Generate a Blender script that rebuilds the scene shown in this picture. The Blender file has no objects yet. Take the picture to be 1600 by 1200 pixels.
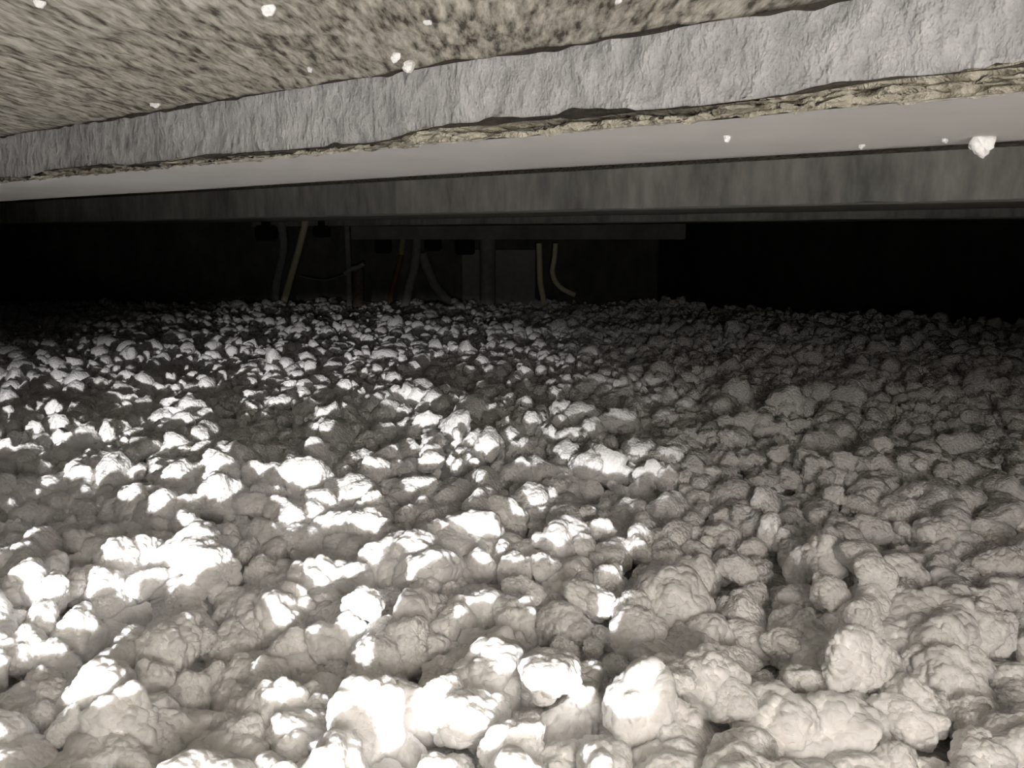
import bpy, bmesh, math, random
import numpy as np
from mathutils import Vector, Matrix, kdtree

random.seed(7)
rng = np.random.default_rng(7)
scene = bpy.context.scene
col = scene.collection

# ------------------------------------------------------------------ camera
F, HY = 1300.0, 372.0                       # focal length in px of the 1600 px frame, horizon row
PITCH = math.atan((600 - HY) / F)
HC = 0.30                                   # camera height above the chips
cam_d = bpy.data.cameras.new('camera')
cam_d.sensor_width = 36.0
cam_d.lens = 36.0 * F / 1600.0
cam_d.clip_start = 0.005
cam = bpy.data.objects.new('camera', cam_d)
cam.location = (0, 0, HC)
cam.rotation_euler = (math.pi / 2 - PITCH, 0, 0)
col.objects.link(cam)
scene.camera = cam

# ------------------------------------------------------------------ world, lamps, exposure
world = bpy.data.worlds.new('world')
scene.world = world
world.use_nodes = True
world.node_tree.nodes['Background'].inputs['Color'].default_value = (0.9, 0.95, 1.0, 1)
world.node_tree.nodes['Background'].inputs['Strength'].default_value = 0.0008

def aim(o, target):
    o.rotation_euler = (Vector(target) - o.location).to_track_quat('-Z', 'Y').to_euler()

# hand torch resting low behind the camera: wide flat beam skimming the chips
BEAM_POS = (-0.30, -1.30, 0.186)
BEAM_YAW, BEAM_DOWN = 4.0, 18.25
ld = bpy.data.lights.new('torch_beam', 'SPOT')
ld.energy = 450.0
ld.color = (1.0, 0.975, 0.965)
ld.shadow_soft_size = 0.012
ld.spot_size = math.radians(34)
ld.spot_blend = 0.34
beam = bpy.data.objects.new('torch_beam', ld)
beam.location = BEAM_POS
aim(beam, (BEAM_POS[0] - math.sin(math.radians(BEAM_YAW)), BEAM_POS[1] + math.cos(math.radians(BEAM_YAW)), BEAM_POS[2] - math.tan(math.radians(BEAM_DOWN))))
beam.scale = (2.1, 1.0, 1.0)
col.objects.link(beam)

# warm lamp of the phone that takes the picture, at the hatch
ld = bpy.data.lights.new('phone_lamp', 'SPOT')
ld.shadow_soft_size = 0.15
ld.spot_size = math.radians(37)
ld.spot_blend = 1.0
ld.energy = 25.0
ld.color = (1.0, 0.905, 0.815)
lamp = bpy.data.objects.new('phone_lamp', ld)
lamp.location = (0.16, -0.35, HC + 0.02)
aim(lamp, (0.20, 0.65, HC + 0.02 - math.tan(math.radians(21.3))))
lamp.scale = (3.2, 1.0, 1.0)
col.objects.link(lamp)

# added fill lamp out of view, turned up to brighten the ceiling
ld = bpy.data.lights.new('ceiling_fill', 'SPOT')
ld.shadow_soft_size = 0.05
ld.spot_size = math.radians(63)
ld.spot_blend = 0.9
ld.energy = 21.5
ld.color = (1.0, 0.95, 0.88)
ceil_fill = bpy.data.objects.new('ceiling_fill', ld)
ceil_fill.location = (0.05, -0.40, HC - 0.07)
aim(ceil_fill, (0.10, 0.60, HC - 0.07 + math.tan(math.radians(20))))
ceil_fill.scale = (1.6, 1.0, 1.0)
col.objects.link(ceil_fill)

scene.view_settings.view_transform = 'Standard'
scene.view_settings.look = 'None'
scene.view_settings.gamma = 1.0
scene.view_settings.use_curve_mapping = False
scene.view_settings.exposure = 0.0
scene.cycles.use_adaptive_sampling = True
scene.cycles.adaptive_threshold = 0.18
scene.cycles.max_bounces = 8
scene.cycles.diffuse_bounces = 7
scene.cycles.glossy_bounces = 1
scene.cycles.transmission_bounces = 1
scene.cycles.caustics_reflective = False
scene.cycles.caustics_refractive = False

# ------------------------------------------------------------------ helpers
def ray(x, y):
    """direction of a pixel of the 1600x1200 frame"""
    c, s = math.cos(PITCH), math.sin(PITCH)
    X, U = (x - 800) / F, -(y - 600) / F
    return Vector((X, c + s * U, -s + c * U))

def at_depth(x, y, Y):
    d = ray(x, y)
    return Vector((0, 0, HC)) + d * (Y / d.y)

def at_height(x, y, z):
    d = ray(x, y)
    return Vector((0, 0, HC)) + d * ((z - HC) / d.z)

RV = ray(-976, HY); RV.z = 0; RV.normalize()      # along the ceiling ribs (away to the left)
PV = Vector((RV.y, -RV.x, 0))                      # across the ribs, away from the camera

def sd(s, d, z):
    return (RV.x * s + PV.x * d, RV.y * s + PV.y * d, z)

def tag(o, label=None, cat=None, group=None, kind=None):
    for k, v in (('label', label), ('category', cat), ('group', group), ('kind', kind)):
        if v:
            o[k] = v
    return o

def link(name, me, mat=None, parent=None, smooth=True):
    o = bpy.data.objects.new(name, me)
    if mat and not me.materials:
        me.materials.append(mat)
    if smooth:
        me.polygons.foreach_set('use_smooth', [True] * len(me.polygons))
    col.objects.link(o)
    if parent:
        o.parent = parent
    return o

def mesh_from(name, V, Fc):
    me = bpy.data.meshes.new(name)
    V = np.asarray(V, dtype=np.float32)
    Fc = np.asarray(Fc, dtype=np.int32)
    n = Fc.shape[1]
    me.vertices.add(len(V)); me.vertices.foreach_set('co', V.ravel())
    me.loops.add(Fc.size); me.loops.foreach_set('vertex_index', Fc.ravel())
    me.polygons.add(len(Fc))
    me.polygons.foreach_set('loop_start', np.arange(0, Fc.size, n, dtype=np.int32))
    me.update(calc_edges=True)
    me.validate()
    return me

def grid_faces(nu, nv):
    i, j = np.meshgrid(np.arange(nu - 1), np.arange(nv - 1), indexing='ij')
    a = i * nv + j
    return np.stack([a, a + 1, a + nv + 1, a + nv], -1).reshape(-1, 4)

# vectorised value noise ------------------------------------------------
_perm = rng.random((64, 64, 64)).astype(np.float32)
def vnoise(p):
    p = np.asarray(p, dtype=np.float64)
    i = np.floor(p).astype(int); f = p - i
    f = f * f * (3 - 2 * f)
    i0 = i & 63; i1 = (i + 1) & 63
    out = 0
    for dx in (0, 1):
        for dy in (0, 1):
            for dz in (0, 1):
                w = (f[..., 0] if dx else 1 - f[..., 0]) * (f[..., 1] if dy else 1 - f[..., 1]) * (f[..., 2] if dz else 1 - f[..., 2])
                out = out + w * _perm[(i1 if dx else i0)[..., 0], (i1 if dy else i0)[..., 1], (i1 if dz else i0)[..., 2]]
    return out * 2 - 1
def fbm(p, oct=3):
    p = np.asarray(p, dtype=np.float64); a, o = 1.0, 0
    for k in range(oct):
        o = o + a * vnoise(p * 2.0 ** k + 17.3 * k); a *= 0.5
    return o

# ------------------------------------------------------------------ materials
def new_mat(name):
    m = bpy.data.materials.new(name); m.use_nodes = True
    nt = m.node_tree
    b = nt.nodes['Principled BSDF']
    return m, nt, b

def node(nt, kind, **kw):
    n = nt.nodes.new(kind)
    for k, v in kw.items():
        if k in n.inputs:
            n.inputs[k].default_value = v
        else:
            setattr(n, k, v)
    return n

def ramp(nt, stops):
    n = nt.nodes.new('ShaderNodeValToRGB')
    e = n.color_ramp.elements
    while len(e) < len(stops):
        e.new(0.5)
    for k, (pos, c) in enumerate(stops):
        e[k].position = pos; e[k].color = (*c, 1)
    return n

def coords(nt, scale):
    tc = nt.nodes.new('ShaderNodeTexCoord')
    mp = nt.nodes.new('ShaderNodeMapping')
    mp.inputs['Scale'].default_value = scale
    nt.links.new(tc.outputs['Object'], mp.inputs['Vector'])
    return mp.outputs['Vector']

def foam_material():
    m, nt, b = new_mat('white_bead_foam')
    vec = coords(nt, (1, 1, 1))
    v = node(nt, 'ShaderNodeTexVoronoi', Scale=250.0)
    nt.links.new(vec, v.inputs['Vector'])
    n2 = node(nt, 'ShaderNodeTexNoise', Scale=26.0, Detail=1.0)
    nt.links.new(vec, n2.inputs['Vector'])
    r = ramp(nt, [(0.3, (0.875, 0.866, 0.855)), (0.7, (0.94, 0.936, 0.930))])
    nt.links.new(n2.outputs['Fac'], r.inputs['Fac'])
    bp = node(nt, 'ShaderNodeBump', Strength=0.65, Distance=0.0035, invert=True)
    nt.links.new(v.outputs['Distance'], bp.inputs['Height'])
    b.inputs['Roughness'].default_value = 0.9
    b.inputs['Specular IOR Level'].default_value = 0.1
    b.inputs['Subsurface Weight'].default_value = 1.0
    b.inputs['Subsurface Radius'].default_value = (1.0, 0.96, 0.88)
    b.inputs['Subsurface Scale'].default_value = 0.006
    b.subsurface_method = 'BURLEY'
    nt.links.new(r.outputs['Color'], b.inputs['Base Color'])
    nt.links.new(bp.outputs['Normal'], b.inputs['Normal'])
    return m

def aggregate_material():
    m, nt, b = new_mat('coarse_tan_aggregate_concrete')
    b.inputs['Roughness'].default_value = 0.95
    vec = coords(nt, (1.25, 0.22, 1.0))
    n1 = node(nt, 'ShaderNodeTexNoise', Scale=210.0, Detail=3.0, Roughness=0.6)
    n2 = node(nt, 'ShaderNodeTexNoise', Scale=9.0, Detail=3.0)
    n3 = node(nt, 'ShaderNodeTexVoronoi', Scale=120.0)
    for n in (n1, n2, n3):
        nt.links.new(vec, n.inputs['Vector'])
    r = ramp(nt, [(0.34, (0.07, 0.064, 0.052)), (0.43, (0.28, 0.262, 0.225)), (0.53, (0.47, 0.447, 0.395)), (0.66, (0.70, 0.68, 0.62))])
    nt.links.new(n1.outputs['Fac'], r.inputs['Fac'])
    r2 = ramp(nt, [(0.3, (0.80, 0.80, 0.78)), (0.7, (1.0, 0.98, 0.95))])
    nt.links.new(n2.outputs['Fac'], r2.inputs['Fac'])
    mx = nt.nodes.new('ShaderNodeMix'); mx.data_type = 'RGBA'; mx.blend_type = 'MULTIPLY'
    mx.inputs[0].default_value = 1.0
    nt.links.new(r.outputs['Color'], mx.inputs[6]); nt.links.new(r2.outputs['Color'], mx.inputs[7])
    nt.links.new(mx.outputs[2], b.inputs['Base Color'])
    bp = node(nt, 'ShaderNodeBump', Strength=0.5, Distance=0.004)
    nt.links.new(n1.outputs['Fac'], bp.inputs['Height'])
    nt.links.new(bp.outputs['Normal'], b.inputs['Normal'])
    return m

def concrete_material(name, dark, light, sc=(1, 1, 1), fine=90.0, bump=0.35, dist=0.003):
    m, nt, b = new_mat(name)
    b.inputs['Roughness'].default_value = 0.9
    vec = coords(nt, sc)
    n1 = node(nt, 'ShaderNodeTexNoise', Scale=fine, Detail=4.0, Roughness=0.6)
    n2 = node(nt, 'ShaderNodeTexNoise', Scale=7.0, Detail=4.0)
    for n in (n1, n2):
        nt.links.new(vec, n.inputs['Vector'])
    ad = node(nt, 'ShaderNodeMath', operation='MULTIPLY_ADD')
    ad.inputs[1].default_value = 0.5
    nt.links.new(n1.outputs['Fac'], ad.inputs[0])
    h = node(nt, 'ShaderNodeMath', operation='MULTIPLY'); h.inputs[1].default_value = 0.5
    nt.links.new(n2.outputs['Fac'], h.inputs[0]); nt.links.new(h.outputs[0], ad.inputs[2])
    r = ramp(nt, [(0.36, dark), (0.64, light)])
    nt.links.new(ad.outputs[0], r.inputs['Fac'])
    nt.links.new(r.outputs['Color'], b.inputs['Base Color'])
    bp = node(nt, 'ShaderNodeBump', Strength=bump, Distance=dist)
    nt.links.new(n1.outputs['Fac'], bp.inputs['Height'])
    nt.links.new(bp.outputs['Normal'], b.inputs['Normal'])
    return m

def plain_material(name, a, c2, rough=0.6, fine=40.0):
    return concrete_material(name, a, c2, (1, 1, 1), fine, 0.15, 0.002)

FOAM = foam_material()
AGG = aggregate_material()
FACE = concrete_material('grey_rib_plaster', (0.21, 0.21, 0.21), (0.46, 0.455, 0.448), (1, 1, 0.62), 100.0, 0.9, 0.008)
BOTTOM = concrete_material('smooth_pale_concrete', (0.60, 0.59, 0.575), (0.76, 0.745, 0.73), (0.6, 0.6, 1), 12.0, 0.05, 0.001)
LIP = concrete_material('crumbling_mortar', (0.14, 0.12, 0.085), (0.60, 0.56, 0.47), (1, 1, 0.6), 170.0, 0.8, 0.008)
CRACK_SHADE = concrete_material('dark_brown_crack_shade', (0.012, 0.010, 0.007), (0.05, 0.042, 0.03), (1, 1, 1), 160.0, 0.6, 0.004)  # shade inside the crack and cavities, put into the colour
FACE2 = concrete_material('dull_rib_concrete', (0.24, 0.24, 0.225), (0.58, 0.575, 0.535), (1, 1, 0.3), 45.0, 0.3, 0.004)
BOTTOM2 = concrete_material('grey_soffit_concrete', (0.34, 0.34, 0.32), (0.44, 0.44, 0.41), (1, 1, 1), 20.0, 0.1, 0.002)
WALL = concrete_material('dark_concrete', (0.08, 0.08, 0.075), (0.18, 0.178, 0.165), (1, 1, 0.5), 20.0, 0.3, 0.004)  # dark concrete tone of the back wall
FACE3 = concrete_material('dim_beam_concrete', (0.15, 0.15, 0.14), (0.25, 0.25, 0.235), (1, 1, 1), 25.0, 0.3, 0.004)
WALL2 = concrete_material('near_black_concrete', (0.03, 0.03, 0.029), (0.06, 0.06, 0.056), (1, 1, 0.5), 20.0, 0.3, 0.004)  # darker concrete tone than the back wall
CREAM = plain_material('cream_plastic', (0.70, 0.67, 0.46), (0.80, 0.77, 0.56))
GREYP = plain_material('grey_plastic', (0.27, 0.27, 0.285), (0.42, 0.42, 0.435))
DARKP = plain_material('dark_grey_pipe', (0.20, 0.204, 0.20), (0.35, 0.35, 0.335))
BLACK = plain_material('plain_black', (0.006, 0.006, 0.006), (0.013, 0.013, 0.012))  # plain black for the blocks at the back
RUST = plain_material('rusty_steel', (0.08, 0.066, 0.053), (0.20, 0.155, 0.12), 0.8, 90.0)
ORANGE = plain_material('brown_orange_cable', (0.15, 0.085, 0.055), (0.21, 0.125, 0.085))
YELLOW = plain_material('yellow_sleeve', (0.30, 0.285, 0.13), (0.36, 0.34, 0.17))
PANEL = plain_material('grey_board', (0.24, 0.24, 0.215), (0.32, 0.32, 0.29))
WEB = plain_material('cobweb', (0.25, 0.25, 0.25), (0.35, 0.35, 0.35))

# ------------------------------------------------------------------ chip ground
# little heaps and hollows of chips: where they lie (frame pixel on the ground), radius and height
HEAPS = []
for hx, hy_, hr, hh in [(700, 1150, .055, .024), (835, 1070, .03, .022), (570, 985, .035, .020), (800, 885, .030, .022), (690, 855, .035, .016),
        (590, 900, .025, .016), (300, 900, .040, .022), (140, 905, .035, .016), (60, 965, .040, .018), (275, 990, .030, .014), (210, 1090, .030, .018),
        (285, 1045, .025, .014), (460, 1165, .030, .022), (55, 1140, .030, .016), (350, 770, .055, .016), (50, 750, .050, .014), (500, 700, .050, .014),
        (735, 705, .050, .012), (890, 735, .030, .020), (880, 655, .050, .016), (250, 650, .050, .014), (1365, 895, .026, .040), (1285, 945, .026, .036),
        (1345, 1045, .026, .046), (955, 970, .030, .016), (960, 895, .025, .014), (570, 790, .030, .014), (1070, 1100, .026, .034), (1190, 655, .050, .026),
        (1250, 650, .040, .026), (1385, 710, .030, .028), (1450, 745, .030, .030), (640, 1050, .025, .014),
        (150, 1020, .045, -.012), (370, 1110, .05, -.014), (560, 1110, .045, -.014), (480, 860, .05, -.010), (110, 830, .05, -.008), (960, 800, .06, -.008)]:
    g = at_height(hx, hy_, hh * 0.6)
    HEAPS.append((g.x, g.y, hr, hh))

def terrain(x, y):
    x = np.asarray(x, float); y = np.asarray(y, float)
    z0 = np.zeros_like(x)
    t = 0.012 * vnoise(np.stack([x * 4.2 + 3.1, y * 4.2, z0], -1))
    t = t + 0.011 * vnoise(np.stack([x * 9.5, y * 9.5 + 9.2, z0 + 3], -1))
    for bx, by, br, bh in HEAPS:
        t = t + bh * np.exp(-((x - bx) ** 2 + (y - by) ** 2) / br ** 2)
    # added heap out of view, below and right, blocking the low beam
    t = t + 0.076 * np.exp(-((x - 0.43) / 0.57) ** 8 - ((y + 0.15) / 0.16) ** 4)
    return t

nx, ny = 260, 240
gx = np.linspace(-3.4, 3.6, nx); gy = -1.6 + 6.2 * np.linspace(0, 1, ny)
X, Y = np.meshgrid(gx, gy, indexing='ij')
Z = terrain(X, Y) - 0.022
flo = link('floor', mesh_from('floor', np.stack([X, Y, Z], -1).reshape(-1, 3), grid_faces(nx, ny)[:, ::-1]), FOAM)
tag(flo, kind='structure')

# ------------------------------------------------------------------ ceiling: soffit slab and ribs
HB, HS = 0.0495, 0.0877                       # rib underside and slab above the camera
D1, W1 = 0.342, 0.171

def s_samples(s0, s1, fine):
    """positions along a rib, finest beside the camera"""
    out = [s0]
    while out[-1] < s1:
        s = out[-1]
        out.append(s + fine * max(1.0, math.hypot(max(abs(s - 0.2) - 0.4, 0), 0.4) / 0.4))
    return np.array(out)

# slab (coarse aggregate), ragged along the rib
S = s_samples(-1.3, 3.8, 0.006)
D = np.concatenate([np.linspace(-0.25, 0.05, 12), np.linspace(0.06, D1 - 0.0030, 75)])
Sg, Dg = np.meshgrid(S, D, indexing='ij')
n0 = np.zeros_like(Sg)
rag = 0.005 * np.maximum(0, fbm(np.stack([Sg * 24, n0, n0 + 5], -1), 3) - 0.15) + 0.0012 * vnoise(np.stack([Sg * 120, n0, n0 + 9], -1))
Dw = Dg - rag * np.clip((Dg - (D1 - 0.05)) / 0.045, 0, 1)
Zg = HC + HS + 0.0010 * fbm(np.stack([Sg * 75, Dg * 75, n0 + 2], -1), 3)
Pts = np.stack([RV.x * Sg + PV.x * Dw, RV.y * Sg + PV.y * Dw, Zg], -1)
# roll the far edge upwards so that the crack is a real gap
edge = Pts[:, -1:, :].copy(); edge[..., 2] += 0.02
Pts = np.concatenate([Pts, edge], 1)
me = mesh_from('soffit', Pts.reshape(-1, 3), grid_faces(len(S), len(D) + 1))
ceil = link('ceiling', me, AGG); tag(ceil, kind='structure')

def strip_mesh(name, S, prof, amp_fn):
    """sweep a (d, h) profile along the ribs; amp_fn(S, k, d, h) returns offsets in d and h"""
    K = len(prof)
    d = np.array([p[0] for p in prof]); h = np.array([p[1] for p in prof])
    Sg, Kg = np.meshgrid(S, np.arange(K), indexing='ij')
    dd = d[None, :].repeat(len(S), 0); hh = h[None, :].repeat(len(S), 0)
    od, oh = amp_fn(Sg, Kg, dd, hh)
    dd = dd + od; hh = hh + oh
    P = np.stack([RV.x * Sg + PV.x * dd, RV.y * Sg + PV.y * dd, HC + hh], -1)
    return mesh_from(name, P.reshape(-1, 3), grid_faces(len(S), K))

def rib_empty(name):
    e = bpy.data.objects.new(name, None); col.objects.link(e)
    tag(e, kind='structure'); return e

def lin(a, b, n):
    return [(a[0] + (b[0] - a[0]) * t, a[1] + (b[1] - a[1]) * t) for t in np.linspace(0, 1, n)]

# height of the broken line between face and mortar lip, wandering along the rib
def lipline(s):
    s = np.asarray(s, float); z = np.zeros_like(s)
    return 0.0008 + 0.0030 * np.clip(0.6 - s * 0.9, -0.3, 1.0) + 0.0022 * fbm(np.stack([s * 14, z, z + 41], -1), 3)

rib1 = rib_empty('ceiling_beam')
S = s_samples(-1.3, 3.8, 0.003)
def face_off(Sg, Kg, d, h):
    p = np.stack([Sg * 60, h * 60, 0 * Sg + 7], -1)
    t = (h - HB) / (HS + 0.012 - HB)
    n = (0.0011 * fbm(p, 3) + 0.0012 * np.maximum(0, fbm(np.stack([Sg * 38, h * 45, 0 * Sg + 61], -1), 2))) * np.clip((1 - t) * 3, 0.15, 1)
    # the lower end of the face follows the lip line
    oh = (1 - np.clip(t * 4, 0, 1)) * (lipline(Sg) + 0.003)
    return n, oh
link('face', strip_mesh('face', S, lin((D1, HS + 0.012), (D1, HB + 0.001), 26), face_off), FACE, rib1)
def groove_off(Sg, Kg, d, h):
    n = 0.0060 * fbm(np.stack([Sg * 110, Kg * 0.5, 0 * Sg + 13], -1), 2)
    cav = np.clip(fbm(np.stack([Sg * 22, 0 * Sg, 0 * Sg + 77], -1), 2) + 0.35, 0, 1)      # how open the groove is here
    k = Kg / 15.0
    inward = 0.020 * cav * np.exp(-((k - 0.28) / 0.22) ** 2)
    oh = (1 - k) * (lipline(Sg) + 0.0035) + 0.0014 * fbm(np.stack([Sg * 150, Kg * 0.9, 0 * Sg + 3], -1), 2)
    return n * np.sin(np.pi * np.clip(k, 0, 1)) + inward, oh
link('broken_edge', strip_mesh('broken_edge', S, lin((D1 + 0.0005, HB + 0.0015), (D1 + 0.001, HB - 0.0005), 16), groove_off), LIP, rib1)
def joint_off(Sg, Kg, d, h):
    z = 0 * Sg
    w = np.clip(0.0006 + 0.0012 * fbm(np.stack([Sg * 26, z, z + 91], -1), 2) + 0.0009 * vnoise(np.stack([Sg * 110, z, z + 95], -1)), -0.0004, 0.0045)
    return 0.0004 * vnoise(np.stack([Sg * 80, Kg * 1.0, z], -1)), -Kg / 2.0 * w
link('joint_shade', strip_mesh('joint_shade', S, [(D1 - 0.0004, HS + 0.0025), (D1 - 0.0008, HS + 0.0002), (D1 - 0.0006, HS + 0.0002)], joint_off), CRACK_SHADE, rib1)  # ragged dark strip that paints the crack's shade
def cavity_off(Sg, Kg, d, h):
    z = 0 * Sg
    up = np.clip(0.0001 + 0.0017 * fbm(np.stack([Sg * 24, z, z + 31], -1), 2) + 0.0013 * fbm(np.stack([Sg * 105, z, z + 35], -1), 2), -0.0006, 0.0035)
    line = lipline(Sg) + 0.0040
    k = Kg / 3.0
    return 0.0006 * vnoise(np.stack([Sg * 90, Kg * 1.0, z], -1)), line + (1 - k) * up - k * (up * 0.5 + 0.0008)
link('cavity_shade', strip_mesh('cavity_shade', S, [(D1 - 0.0016, HB), (D1 - 0.0022, HB), (D1 - 0.0022, HB), (D1 + 0.001, HB)], cavity_off), CRACK_SHADE, rib1)  # dark strip painting shade below the broken face
def bot_off(Sg, Kg, d, h):
    t = (d - D1) / W1
    lo = 0.0016 * fbm(np.stack([Sg * 20, 0 * Sg, 0 * Sg + 21], -1), 3)
    return lo * (1 - t), 0.0007 * vnoise(np.stack([Sg * 5, d * 12, 0 * Sg], -1))
far1 = D1 + W1
prof = lin((D1, HB), (far1 - 0.003, HB), 14) + [(far1, HB + 0.0015), (far1 + 0.001, HB + 0.006), (far1 + 0.004, 0.130)]
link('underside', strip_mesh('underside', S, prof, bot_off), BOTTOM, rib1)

def plain_rib(d0, w, hb, fine, mf, mb, hs=HS):
    r = rib_empty('ceiling_beam')
    S = s_samples(-4.0, 7.0, fine)
    def fo(Sg, Kg, d, h):
        return 0.0035 * fbm(np.stack([Sg * 30, h * 12, 0 * Sg + d0], -1), 3), 0.0012 * fbm(np.stack([Sg * 25, Kg * .3, 0 * Sg + d0 + 4], -1), 2)
    link('face', strip_mesh('face', S, lin((d0, hs + 0.012), (d0, hb + 0.003), 14), fo), mf, r)
    link('underside', strip_mesh('underside', S, [(d0, hb + 0.0035), (d0 + 0.004, hb)] + lin((d0 + 0.01, hb), (d0 + w, hb), 8) + [(d0 + w + 0.002, hs + 0.012)],
                                 lambda a, k, d, h: (0 * a, 0.001 * vnoise(np.stack([a * 6, d * 10, 0 * a], -1)))), mb, r)
    return r
HS2 = 0.122                                   # the bays further back are deeper
plain_rib(1.34, 0.30, HB, 0.012, FACE2, BOTTOM2, HS2)
plain_rib(2.34, 0.30, HB - 0.002, 0.03, FACE2, BOTTOM2, HS2)

# slabs between the ribs
def slab(d0, d1, z):
    V = [sd(-4, d0, z), sd(-4, d1, z), sd(7, d1, z), sd(7, d0, z)]
    V += [(x, y, z + 0.05) for x, y, _ in V]
    Fq = [(0, 3, 2, 1), (4, 5, 6, 7), (0, 1, 5, 4), (1, 2, 6, 5), (2, 3, 7, 6), (3, 0, 4, 7)]
    o = link('soffit_panel', mesh_from('soffit_panel', V, Fq), AGG, ceil, smooth=False)
    return o
for d0, d1 in ((far1 + 0.003, 1.342), (1.638, 2.342), (2.638, 5.2)):
    slab(d0, d1, HC + HS2)

# ------------------------------------------------------------------ back walls
YB = 3.78
corner = at_depth(1026, 478, YB)
pr = at_height(1600, 508, 0.0)
dirw = Vector((pr.x - corner.x, pr.y - corner.y, 0)).normalized()

def wall(name, a, b, thick, z0, z1, mat=WALL):
    a = Vector((a[0], a[1], 0)); b = Vector((b[0], b[1], 0))
    t = (b - a).normalized(); n = Vector((-t.y, t.x, 0))
    if n.y < 0:
        n = -n
    V = []
    for z in (z0, z1):
        for q in (a, b, b + n * thick, a + n * thick):
            V.append((q.x, q.y, z))
    Fq = [(0, 1, 5, 4), (1, 2, 6, 5), (2, 3, 7, 6), (3, 0, 4, 7), (4, 5, 6, 7), (3, 2, 1, 0)]
    o = link(name, mesh_from(name, V, Fq), mat, smooth=False)
    return tag(o, kind='structure')
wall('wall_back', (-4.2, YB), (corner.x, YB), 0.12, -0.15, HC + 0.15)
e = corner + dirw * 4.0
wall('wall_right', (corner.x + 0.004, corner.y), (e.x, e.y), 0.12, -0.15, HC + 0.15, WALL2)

# downstand beam in front of the back wall, right of the pipes
def box_mesh(name, c, size, rz=0.0, bev=0.003):
    bm = bmesh.new()
    bmesh.ops.create_cube(bm, size=1.0)
    bmesh.ops.scale(bm, vec=size, verts=bm.verts)
    if bev:
        bmesh.ops.bevel(bm, geom=bm.edges[:], offset=bev, segments=2, affect='EDGES')
    bmesh.ops.rotate(bm, matrix=Matrix.Rotation(rz, 3, 'Z'), verts=bm.verts)
    bmesh.ops.translate(bm, vec=c, verts=bm.verts)
    me = bpy.data.meshes.new(name); bm.to_mesh(me); bm.free()
    return me
pa, pb = at_depth(548, 374, 3.42), at_depth(1072, 374, 3.42)
zb = pa.z
zt = HC + HS2
cb = ((pa.x + pb.x) / 2, 3.50, (zb + zt) / 2)
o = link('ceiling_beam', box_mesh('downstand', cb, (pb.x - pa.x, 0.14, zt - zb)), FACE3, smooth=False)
tag(o, kind='structure')

# ------------------------------------------------------------------ foam chips
def ico(sub):
    bm = bmesh.new(); bmesh.ops.create_icosphere(bm, subdivisions=sub, radius=1.0)
    V = np.array([v.co[:] for v in bm.verts]); Fc = np.array([[v.index for v in f.verts] for f in bm.faces])
    bm.free(); return V, Fc
ICO = {k: ico(k) for k in (2, 3, 4, 6)}

R0 = 0.0175                                    # mean chip radius
def chip_shape(seed):
    """recipe of one broken foam chip: cut planes, stretch and lumps"""
    r = np.random.default_rng(seed)
    n = r.normal(size=(8, 3)); n /= np.linalg.norm(n, axis=1)[:, None]
    off = r.uniform(0.50, 0.98, 8)
    st = np.array([1.08, r.uniform(0.78, 1.0), r.uniform(0.62, 0.9)])
    return dict(n=n, off=off, st=st, seed=seed, lump=r.uniform(0.16, 0.27), sh=r.uniform(0, 50, 3))

def knobs(P, Fc, count, rad, amp, seed):
    """raise round knobs of radius rad along the normals"""
    r = np.random.default_rng(seed)
    fn = np.cross(P[Fc[:, 1]] - P[Fc[:, 0]], P[Fc[:, 2]] - P[Fc[:, 0]])
    N = np.zeros_like(P)
    for k in range(3):
        np.add.at(N, Fc[:, k], fn)
    N /= np.linalg.norm(N, axis=1)[:, None] + 1e-12
    area = np.linalg.norm(fn, axis=1)
    fi = r.choice(len(Fc), count * 4, p=area / area.sum())
    cand = P[Fc[fi]].mean(1)
    keep = []                                     # spread the knobs evenly
    for c in cand:
        if len(keep) < count and (not keep or np.min(np.linalg.norm(np.array(keep) - c, axis=1)) > rad * 1.05):
            keep.append(c)
    kd = kdtree.KDTree(len(keep))
    for i, q in enumerate(keep):
        kd.insert(q, i)
    kd.balance()
    dist = np.array([kd.find(q)[2] for q in P])
    b = np.sqrt(np.clip(1 - (dist / (rad * 1.15)) ** 2, 0, 1))
    return P + N * (b * amp)[:, None]

def chip_verts(sh, V, Fc, beads):
    dots = V @ sh['n'].T
    rad = np.where(dots > 0.05, sh['off'] / np.maximum(dots, 0.05), 9.0)
    rad = np.concatenate([rad, np.full((len(V), 1), 1.0)], 1)
    k = 16.0
    R = -np.log(np.exp(-k * rad).sum(1)) / k + 0.10              # smooth minimum of the cut planes
    R = R * (1 + sh['lump'] * fbm(V * 2.1 + sh['sh'], 3))
    if len(V) < 2000:
        R = R * (1 + np.random.default_rng(sh['seed'] + 3).uniform(-1, 1, len(V)) * (0.13 if len(V) < 500 else 0.03))
    P = V * R[:, None] * sh['st']
    P = knobs(P, Fc, 60, 0.27, 0.045, sh['seed'] + 5)
    if beads:
        P = knobs(P, Fc, beads, 2.4 / math.sqrt(beads), 1.1 / math.sqrt(beads), sh['seed'] + 99)
    return P

NSHAPE = 11
SHAPES = [chip_shape(100 + k) for k in range(NSHAPE)]
HI = []
for k, sh in enumerate(SHAPES):
    V, Fc = ICO[6]
    HI.append(mesh_from('foam_chip', chip_verts(sh, V, Fc, 300) * R0, Fc))
    HI[-1].materials.append(FOAM)
    HI[-1].polygons.foreach_set('use_smooth', [True] * len(HI[-1].polygons))
LOD = {lv: [chip_verts(sh, *ICO[lv], 0) for sh in SHAPES] for lv in (2, 3)}
LOD[4] = [chip_verts(sh, *ICO[4], 160) for sh in SHAPES]

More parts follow.
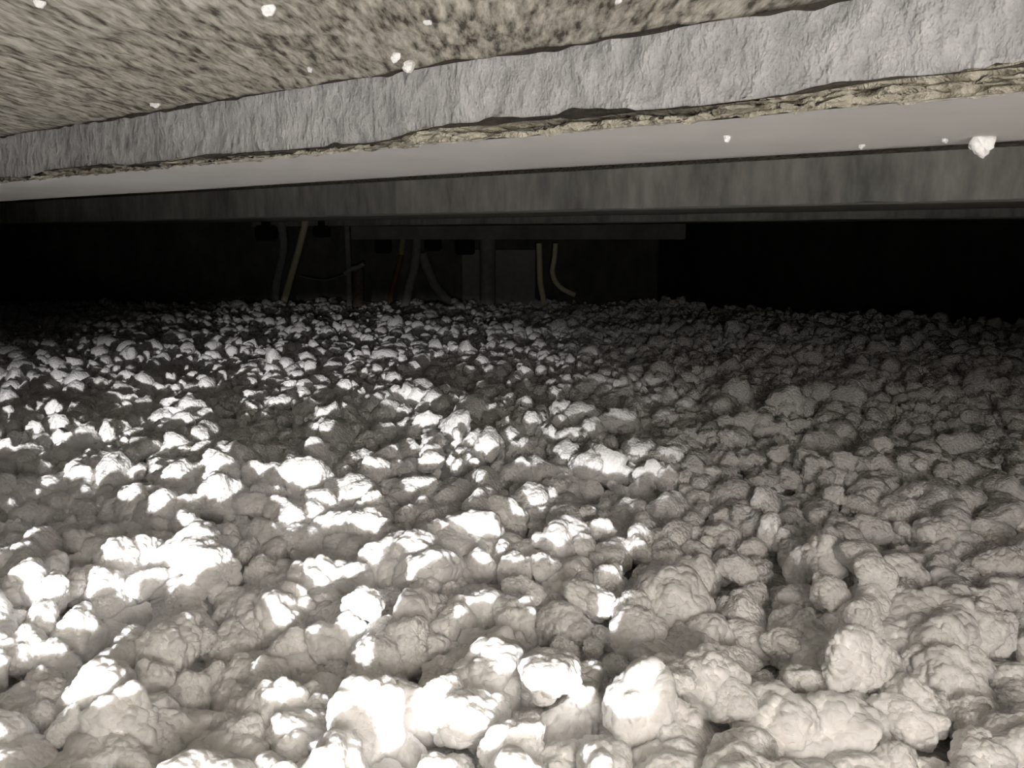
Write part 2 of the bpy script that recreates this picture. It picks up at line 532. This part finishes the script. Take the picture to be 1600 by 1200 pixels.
# scatter: jittered hexagonal rows, slightly overlapping, where the picture or a step aside sees and over the added unseen heap
def make_points(step, y0, y1, jit):
    pts = []
    row = 0; y = y0
    while y < y1:
        w = 0.65 * max(y, 0.0) + 0.46 + (0.23 if y < 0.15 else 0)
        x = -w + (row % 2) * step / 2
        while x < w:
            pts.append((x + rng.uniform(-jit, jit) * step, y + rng.uniform(-jit, jit) * step))
            x += step
        y += step * 0.86; row += 1
    return np.array(pts)

def random_rots(n):
    q = rng.normal(size=(n, 4)); q /= np.linalg.norm(q, axis=1)[:, None]
    w, x, y, z = q.T
    M = np.stack([1 - 2 * (y * y + z * z), 2 * (x * y - z * w), 2 * (x * z + y * w),
                  2 * (x * y + z * w), 1 - 2 * (x * x + z * z), 2 * (y * z - x * w),
                  2 * (x * z - y * w), 2 * (y * z + x * w), 1 - 2 * (x * x + y * y)], -1)
    return M.reshape(n, 3, 3)

def wall_limit(x):
    """the chips stop at the back walls"""
    y = np.full_like(x, YB - 0.03)
    m = x > corner.x
    y[m] = corner.y + (x[m] - corner.x) * dirw.y / dirw.x - 0.03
    return y

pts = make_points(0.0285, -0.34, 3.80, 0.36)
pts = pts[(pts[:, 1] > 0.10) | (np.abs(pts[:, 0] - 0.2) < 0.45) | (pts[:, 0] > 0)]
pts = pts[pts[:, 1] < wall_limit(pts[:, 0].copy())]
n = len(pts)
size = np.clip(np.exp(rng.normal(math.log(0.0162), 0.34, n)), 0.0075, 0.031)
zz = terrain(pts[:, 0], pts[:, 1]) + rng.normal(0.0, 0.0080, n) - 0.004
P3 = np.concatenate([pts, zz[:, None]], 1)
rots = random_rots(n)
which = rng.integers(0, NSHAPE, n)

# screen place of each chip (only to decide which ones show largest)
def project(P):
    c, s = math.cos(PITCH), math.sin(PITCH)
    dz = P[:, 2] - HC
    depth = P[:, 1] * c - dz * s
    up = P[:, 1] * s + dz * c
    return 800 + F * P[:, 0] / depth, 600 - F * up / depth, depth
px, py, dep = project(P3)
ext = F * size / dep
visible = (px > -0.2 * ext) & (px < 1600 + 0.2 * ext) & (py < 1200 + 0.2 * ext) & (py > 0)
near_view = (px > -1.6 * ext) & (px < 1600 + 1.6 * ext) & (py < 1200 + 1.6 * ext) & (dep > 0.05)
order = np.argsort(-np.where(visible, ext * 0.35 + py * 0.06, -1e9))
single = order[:300]
COLS = ('at the far left', 'left of centre', 'just left of the middle', 'just right of the middle', 'right of centre', 'at the far right')
named = {}
for row, (ya, yb, word) in enumerate(((1040, 1170, 'along the bottom edge'), (900, 1040, 'in the foreground above the bottom row'))):
    for c in range(6):
        inside = [i for i in single if c * 1600 / 6 + 20 < px[i] < (c + 1) * 1600 / 6 - 20 and ya < py[i] < yb]
        if inside:
            named[max(inside, key=lambda i: ext[i])] = 'largest white foam chip %s, %s' % (word, COLS[c])
ZONES = ('brightly streaked left third', 'partly lit middle third', 'shaded right third')
for i in single:
    o = bpy.data.objects.new('foam_chip', HI[which[i]])
    M = Matrix(rots[i].tolist()).to_4x4()
    o.matrix_world = Matrix.Translation(P3[i].tolist()) @ M @ Matrix.Scale(float(size[i]) / R0, 4)
    col.objects.link(o)
    zone = ZONES[min(2, max(0, int(px[i] / 534)))]
    tag(o, named.get(i, 'ordinary white beaded foam chip in the %s of the foreground' % zone), 'foam chip', 'loose foam chips in the foreground')

rest = np.setdiff1d(np.arange(n), single)
Vs, Fs, base = [], [], 0
for i in rest:
    d = dep[i]
    vis = near_view[i]
    lv = 4 if (vis and d < 1.0) else (3 if d < 1.6 else 2)
    if not vis:
        lv = 3 if 0.45 < d < 0.7 else 2
    V = LOD[lv][which[i]] @ rots[i].T * size[i] + P3[i]
    Vs.append(V); Fs.append(ICO[lv][1] + base); base += len(V)
me = mesh_from('foam_chip_layer', np.concatenate(Vs), np.concatenate(Fs))
lay = link('foam_chip_layer', me, FOAM)
tag(lay, 'deep layer of loose white foam insulation chips stretching back to the dark wall', 'insulation', kind='stuff')

# ------------------------------------------------------------------ pipes and cables in the dark at the back
def tube_mesh(name, path, radii, seg=12, closed=True):
    path = [Vector(p) for p in path]
    # smooth the path with a Catmull-Rom spline
    pts, rr = [], []
    m = len(path)
    for i in range(m - 1):
        p0, p1, p2, p3 = path[max(i - 1, 0)], path[i], path[i + 1], path[min(i + 2, m - 1)]
        for k in range(6):
            t = k / 6
            pts.append(0.5 * ((2 * p1) + (p2 - p0) * t + (2 * p0 - 5 * p1 + 4 * p2 - p3) * t * t + (3 * p1 - p0 - 3 * p2 + p3) * t ** 3))
            rr.append(radii[i] + (radii[i + 1] - radii[i]) * t)
    pts.append(path[-1]); rr.append(radii[-1])
    V, Fq = [], []
    up = Vector((0.3, 1, 0.2)).normalized()
    for i, p in enumerate(pts):
        t = (pts[min(i + 1, len(pts) - 1)] - pts[max(i - 1, 0)]).normalized()
        a = t.cross(up).normalized(); b = t.cross(a)
        for k in range(seg):
            th = 2 * math.pi * k / seg
            V.append(p + (a * math.cos(th) + b * math.sin(th)) * rr[i])
    for i in range(len(pts) - 1):
        for k in range(seg):
            k2 = (k + 1) % seg
            Fq.append((i * seg + k, i * seg + k2, (i + 1) * seg + k2, (i + 1) * seg + k))
    me = bpy.data.meshes.new(name)
    Fq.append(tuple(range(seg))[::-1]); Fq.append(tuple((len(pts) - 1) * seg + k for k in range(seg)))
    me.from_pydata([v[:] for v in V], [], Fq); me.update()
    return me

def px_path(pxs, Y):
    return [at_depth(x, y, Y) for x, y in pxs]

def pipe(name, pxs, Y, wpx, mat, label, cat, parent=None):
    r = wpx / 2 * Y / F
    o = link(name, tube_mesh(name, px_path(pxs, Y), [r] * len(pxs)), mat, parent)
    if label:
        tag(o, label, cat)
    return o

def empty(name, loc=(0, 0, 0)):
    e = bpy.data.objects.new(name, None); e.location = loc; col.objects.link(e); return e

# cream conduit leaning left
pipe('conduit', [(480, 336), (474, 362), (464, 400), (452, 442), (440, 484), (436, 500)], 3.50, 10.5, CREAM,
     'cream plastic conduit leaning left from the ceiling into the chips', 'conduit')
# grey pipe left of it
pipe('pipe', [(436, 336), (441, 360), (443, 385), (438, 415), (431, 450), (428, 500)], 3.62, 13, GREYP,
     'dull grey pipe hanging left of the leaning cream conduit', 'pipe')
# steel post with rusty stub
post = empty('steel_post', at_depth(548, 486, 3.46))
def child_tube(name, pxs, Y, wpx, mat):
    me = tube_mesh(name, [p - post.location for p in px_path(pxs, Y)], [wpx / 2 * Y / F] * len(pxs))
    return link(name, me, mat, post)
child_tube('rod', [(541, 336), (543, 380), (545, 430), (546, 500)], 3.46, 9, DARKP)
st = child_tube('stub', [(559, 416), (560, 450), (559, 500)], 3.47, 17, RUST)
child_tube('clamp', [(538, 428), (548, 421), (560, 417), (569, 412)], 3.43, 7, GREYP)
tag(post, 'dark steel post with a rusty stub and clamp standing in the chips', 'post')
# cobweb strand between conduit and post
pipe('cobweb_strand', [(467, 431), (490, 436), (512, 437), (541, 428)], 3.49, 1.6, WEB,
     'pale sagging cobweb strand between the cream conduit and the steel post', 'cobweb')
# orange cable with yellow sleeve
cab = empty('sleeved_cable', at_depth(611, 466, 3.58))
def cab_tube(name, pxs, wpx, mat):
    return link(name, tube_mesh(name, [p - cab.location for p in px_path(pxs, 3.58)], [wpx / 2 * 3.58 / F] * len(pxs)), mat, cab)
cab_tube('cable', [(629, 345), (628, 372), (626, 400), (619, 430), (611, 462), (606, 500)], 8, ORANGE)
cab_tube('sleeve', [(629, 345), (629, 372), (627, 398)], 9.5, YELLOW)
tag(cab, 'thin orange-brown cable with a yellow sleeve at its top', 'cable')
# slanting grey pipe right of the cable
pipe('pipe', [(652, 345), (651, 385), (647, 420), (638, 455), (628, 500)], 3.55, 14, DARKP,
     'dark grey pipe slanting beside the orange-brown cable', 'pipe')
# dusty crossing pipe
pipe('pipe', [(660, 395), (668, 420), (680, 446), (702, 474), (712, 500)], 3.62, 15, DARKP,
     'dusty dark pipe running down to the right under the black block', 'pipe')
# drain pipe against the board
pipe('pipe', [(762, 345), (762, 400), (762, 440), (762, 505)], 3.60, 25, DARKP,
     'straight thick vertical pipe in front of the grey board', 'pipe')
# grey board
a = at_depth(722, 394, 3.68); b = at_depth(836, 482, 3.68)
o = link('wall_board', box_mesh('wall_board', ((a.x + b.x) / 2, 3.69, (a.z + b.z) / 2 - 0.02), (b.x - a.x, 0.02, a.z - b.z + 0.06)), PANEL, smooth=False)
tag(o, 'flat grey board standing on the chips behind the thick pipe', 'board')
# two pale cables
pipe('cable', [(842, 380), (843, 405), (844, 440), (848, 462), (852, 490)], 3.52, 9, CREAM,
     'pale cable dropping straight down right of the grey board', 'cable')
pipe('cable', [(868, 380), (866, 405), (863, 424), (868, 440), (880, 452), (899, 461)], 3.56, 8, CREAM,
     'pale cable curving away to the right above the chips', 'cable')
# unidentified black blocks under the ceiling
def cuboid(x0, x1, y0, y1, Y, label):
    a = at_depth(x0, y0, Y); b = at_depth(x1, y1, Y)
    zt = HC + HS2
    e = empty('black_block', ((a.x + b.x) / 2, Y, b.z))
    link('block', box_mesh('block', (0, 0, (a.z - b.z) / 2), (b.x - a.x, 0.05, a.z - b.z), 0, 0.006), BLACK, e, smooth=False)
    if zt - a.z > 0.004:
        link('strap', box_mesh('strap', (0, 0, (a.z - b.z) + (zt - a.z) / 2), ((b.x - a.x) * 0.4, 0.012, zt - a.z + 0.002), 0, 0), BLACK, e, smooth=False)
    tag(e, label, 'cuboid', 'black blocks at the back')
cuboid(400, 431, 353, 376, 3.45, 'black block left of the cream conduit')
cuboid(490, 515, 353, 371, 3.45, 'black block between the cream conduit and steel post')
cuboid(586, 611, 374, 396, 3.60, 'black block left of the yellow-sleeved cable')
cuboid(664, 690, 374, 392, 3.66, 'black block above the dusty slanting pipe')
cuboid(711, 742, 374, 398, 3.66, 'black block left of the thick vertical pipe')

# ------------------------------------------------------------------ crumbs stuck to the ceiling
def crumb(x, y, z, rpx, seed, label, st=(1, 1, 1), d=None):
    if d is None:
        p = at_height(x, y, HC + z)
    else:                                               # stuck to a face across the ribs
        r = ray(x, y); p = Vector((0, 0, HC)) + r * (d / (r.x * PV.x + r.y * PV.y))
    dist = (p - Vector((0, 0, HC))).length
    r = rpx * dist / F
    me = mesh_from('foam_crumb', chip_verts(chip_shape(seed), *ICO[4], 60) * r, ICO[4][1])
    o = link('foam_crumb', me, FOAM)
    o.location = p; o.scale = st
    o.rotation_euler = (seed, seed * 2.1, seed * 0.7)
    tag(o, label, 'foam crumb', 'foam crumbs clinging to the ceiling')
crumb(420, 13, HS - 0.001, 9, 3, 'white foam crumb clinging to the tan ceiling at the top edge')
crumb(62, 5, HS - 0.001, 6, 5, 'small white crumb on the tan ceiling in the top left corner')
crumb(242, 163, HS - 0.001, 5, 6, 'tiny white crumb on the tan ceiling just above the crack')
crumb(484, 107, HS - 0.001, 4, 16, 'tiny white crumb on the tan ceiling midway to the crack')
crumb(668, 34, HS - 0.001, 5, 18, 'pale crumb on the tan ceiling above the split in the crack')
crumb(640, 104, HS - 0.004, 10, 8, 'elongated white crumb wedged in the crack of the ceiling', (0.7, 1, 1.2))
crumb(618, 88, HS - 0.001, 7, 11, 'pale crumb on the tan ceiling beside the crumb in the crack')
crumb(966, 1, HS - 0.001, 5, 12, 'small white crumb at the top edge right of centre')
crumb(1136, 215, HB - 0.001, 7, 13, 'small white crumb on the smooth pale underside of the rib', (0.8, 0.8, 1))
crumb(1531, 224, HB - 0.003, 15, 14, 'large bright white crumb hanging from the far edge of the rib')
crumb(1476, 219, HB - 0.001, 4, 17, 'tiny crumb on the rib edge left of the large bright crumb')
crumb(1347, 228, HB - 0.001, 4, 19, 'tiny crumb on the rib edge far left of the large crumb')
